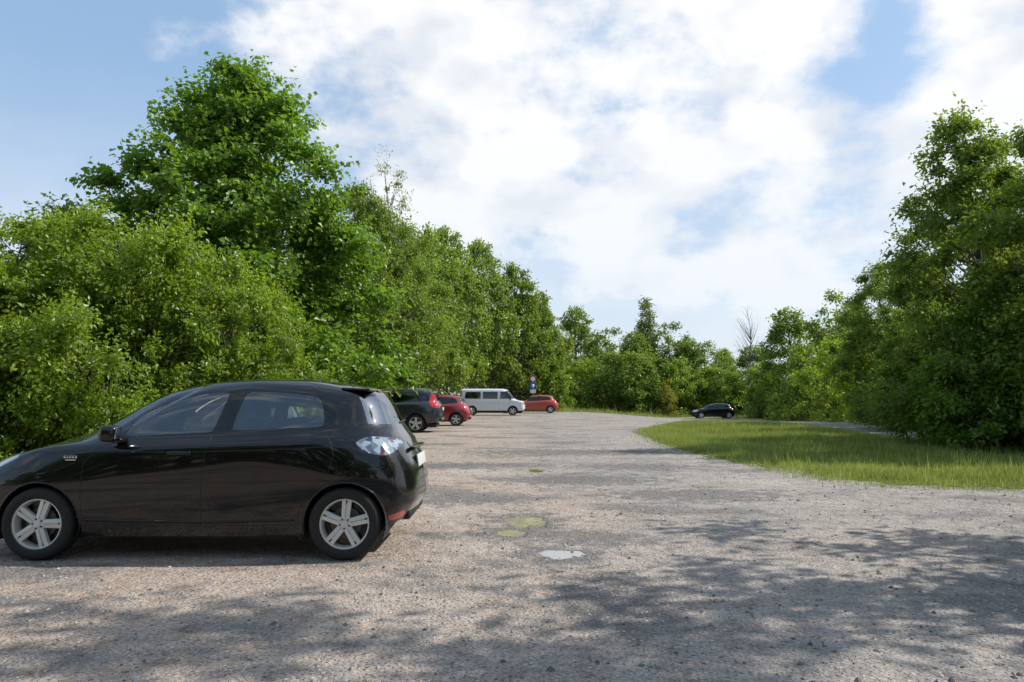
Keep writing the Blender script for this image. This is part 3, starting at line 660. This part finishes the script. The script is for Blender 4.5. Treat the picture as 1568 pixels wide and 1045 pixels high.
box('bumper',b,(.06,0,.42),(.12,1.3,.12),M_trim,.03)
for s_ in (1,-1): box('mirror',b,(1.12,s_*1.02,1.25),(.1,.18,.26),M_trim,.04)
# sign
sg=empty('traffic_sign',(1.85,63.5,0))
bpy.ops.mesh.primitive_cylinder_add(radius=.035,depth=3.1,location=(0,.06,1.55)); o=bpy.context.object; o.name='pole'; o.parent=sg; o.data.materials.append(M_metalpole)
box('blue_panel',sg,(0,0,2.35),(.55,.02,.55),M_signblue,.01); box('white_panel',sg,(0,-.015,2.33),(.22,.01,.3),M_signwhite,.0)
box('additional_panel',sg,(0,0,1.85),(.5,.02,.3),M_signwhite,.01)
bpy.ops.mesh.primitive_cylinder_add(radius=.28,depth=.02,location=(0,0,2.95),rotation=(math.pi/2,0,0)); o=bpy.context.object; o.name='red_disc'; o.parent=sg; o.data.materials.append(M_signred)
bpy.ops.mesh.primitive_cylinder_add(radius=.2,depth=.02,location=(0,-.012,2.95),rotation=(math.pi/2,0,0)); o=bpy.context.object; o.name='white_disc'; o.parent=sg; o.data.materials.append(M_signwhite)
# ------------------------------------------------------------ light & sky
EL=math.radians(43); AZ=math.radians(12)   # from +x towards +y
sd=Vector((math.cos(AZ)*math.cos(EL),math.sin(AZ)*math.cos(EL),math.sin(EL)))
ld=bpy.data.lights.new('sun','SUN'); ld.energy=5.0; ld.angle=math.radians(.5); ld.color=(1,.95,.87)
lo=bpy.data.objects.new('sun',ld); lo.rotation_euler=(-sd).to_track_quat('-Z','Y').to_euler(); link(lo)
w=bpy.data.worlds.new('World'); scene.world=w; w.use_nodes=True; nt=w.node_tree; nt.nodes.clear()
try: w.cycles.sampling_method='NONE'
except Exception as e: print(e)
out=nt.nodes.new('ShaderNodeOutputWorld')
sky=nt.nodes.new('ShaderNodeTexSky'); sky.sky_type='NISHITA'; sky.sun_disc=False; sky.sun_elevation=EL; sky.sun_rotation=math.pi/2-AZ; sky.dust_density=1.5; sky.air_density=1.0; sky.ozone_density=1.5
bg1=nd(nt,'ShaderNodeBackground',Color=sky.outputs[0],Strength=.15)
veil=nd(nt,'ShaderNodeBackground',Strength=1.0); veil.inputs[0].default_value=(.42,.65,.95,1)
bgs=nd(nt,'ShaderNodeMixShader',i0=.56,i1=bg1.outputs[0],i2=veil.outputs[0])
tc=nd(nt,'ShaderNodeTexCoord'); dn=tc.outputs['Generated']
LOBES=[(-12,23,9,.55),(-16,30,7,.45),(3,18,7,.4),(0,28,7,.4),(10,26.5,8,.6),(19.5,25,6.5,.6),(11,14,9,.5),(-4.4,15,7,.42),(17.5,13,7,.4),(33,20,8,.5),(25,13,8,.4),
 (-3.3,21.5,3.2,-.4),(17.5,18.8,3.4,-.35),(27,23.5,4.0,-.35),(-34,20,20,-.45)]
acc=None
for az,el,r,amp in LOBES:
    a_,e_=math.radians(az),math.radians(el); c=(math.sin(a_)*math.cos(e_),math.cos(a_)*math.cos(e_),math.sin(e_))
    dp=nd(nt,'ShaderNodeVectorMath',{'operation':'DOT_PRODUCT'},i0=dn,i1=c).outputs['Value']
    mr=nd(nt,'ShaderNodeMapRange',{'interpolation_type':'SMOOTHSTEP'},i0=dp,i1=math.cos(math.radians(r*1.35)),i2=math.cos(math.radians(r*.25)),i3=0.0,i4=amp).outputs[0]
    acc=mr if acc is None else math_(nt,'ADD',acc,mr)
acc=math_(nt,'MINIMUM',acc,.55)
mp=nd(nt,'ShaderNodeMapping',Vector=dn); mp.inputs['Scale'].default_value=(1,1,1.5)
n1=nd(nt,'ShaderNodeTexNoise',Vector=mp.outputs[0],Scale=6.5,Detail=6.0,Roughness=.57)
dens=math_(nt,'ADD',acc,math_(nt,'MULTIPLY',math_(nt,'SUBTRACT',n1.outputs[0],.5),2.6))
cov=nd(nt,'ShaderNodeMapRange',{'interpolation_type':'SMOOTHSTEP'},i0=dens,i1=-.10,i2=.58,i3=0.0,i4=.98).outputs[0]
sx=nd(nt,'ShaderNodeSeparateXYZ',i0=dn)
haze=nd(nt,'ShaderNodeMapRange',{'interpolation_type':'SMOOTHSTEP'},i0=sx.outputs[2],i1=.42,i2=.0,i3=0.0,i4=.8).outputs[0]
cov=math_(nt,'MAXIMUM',cov,haze)
mp2=nd(nt,'ShaderNodeMapping',Vector=dn); mp2.inputs['Location'].default_value=(3,1,.4); mp2.inputs['Scale'].default_value=(1,1,1.5)
n2=nd(nt,'ShaderNodeTexNoise',Vector=mp2.outputs[0],Scale=8.0,Detail=3.0)
cc=ramp(nt,n2.outputs[0],[(.38,(.77,.81,.87)),(.53,(.97,.975,.985))])
cc=mixc(nt,haze,cc,(.78,.85,.93))
bg2=nd(nt,'ShaderNodeBackground',Color=cc,Strength=1.05)
mx=nd(nt,'ShaderNodeMixShader',i0=cov,i1=bgs.outputs[0],i2=bg2.outputs[0]); nt.links.new(mx.outputs[0],out.inputs[0])
# ------------------------------------------------------------ camera
cd=bpy.data.cameras.new('camera'); cd.sensor_width=36; cd.lens=25.25; cd.clip_end=5000; cd.clip_start=.05
co=bpy.data.objects.new('camera',cd); co.location=(0,0,1.37); co.rotation_euler=(math.radians(90+4.445),0,0); link(co); scene.camera=co
scene.view_settings.view_transform='Standard'; scene.view_settings.look='None'; scene.view_settings.exposure=0
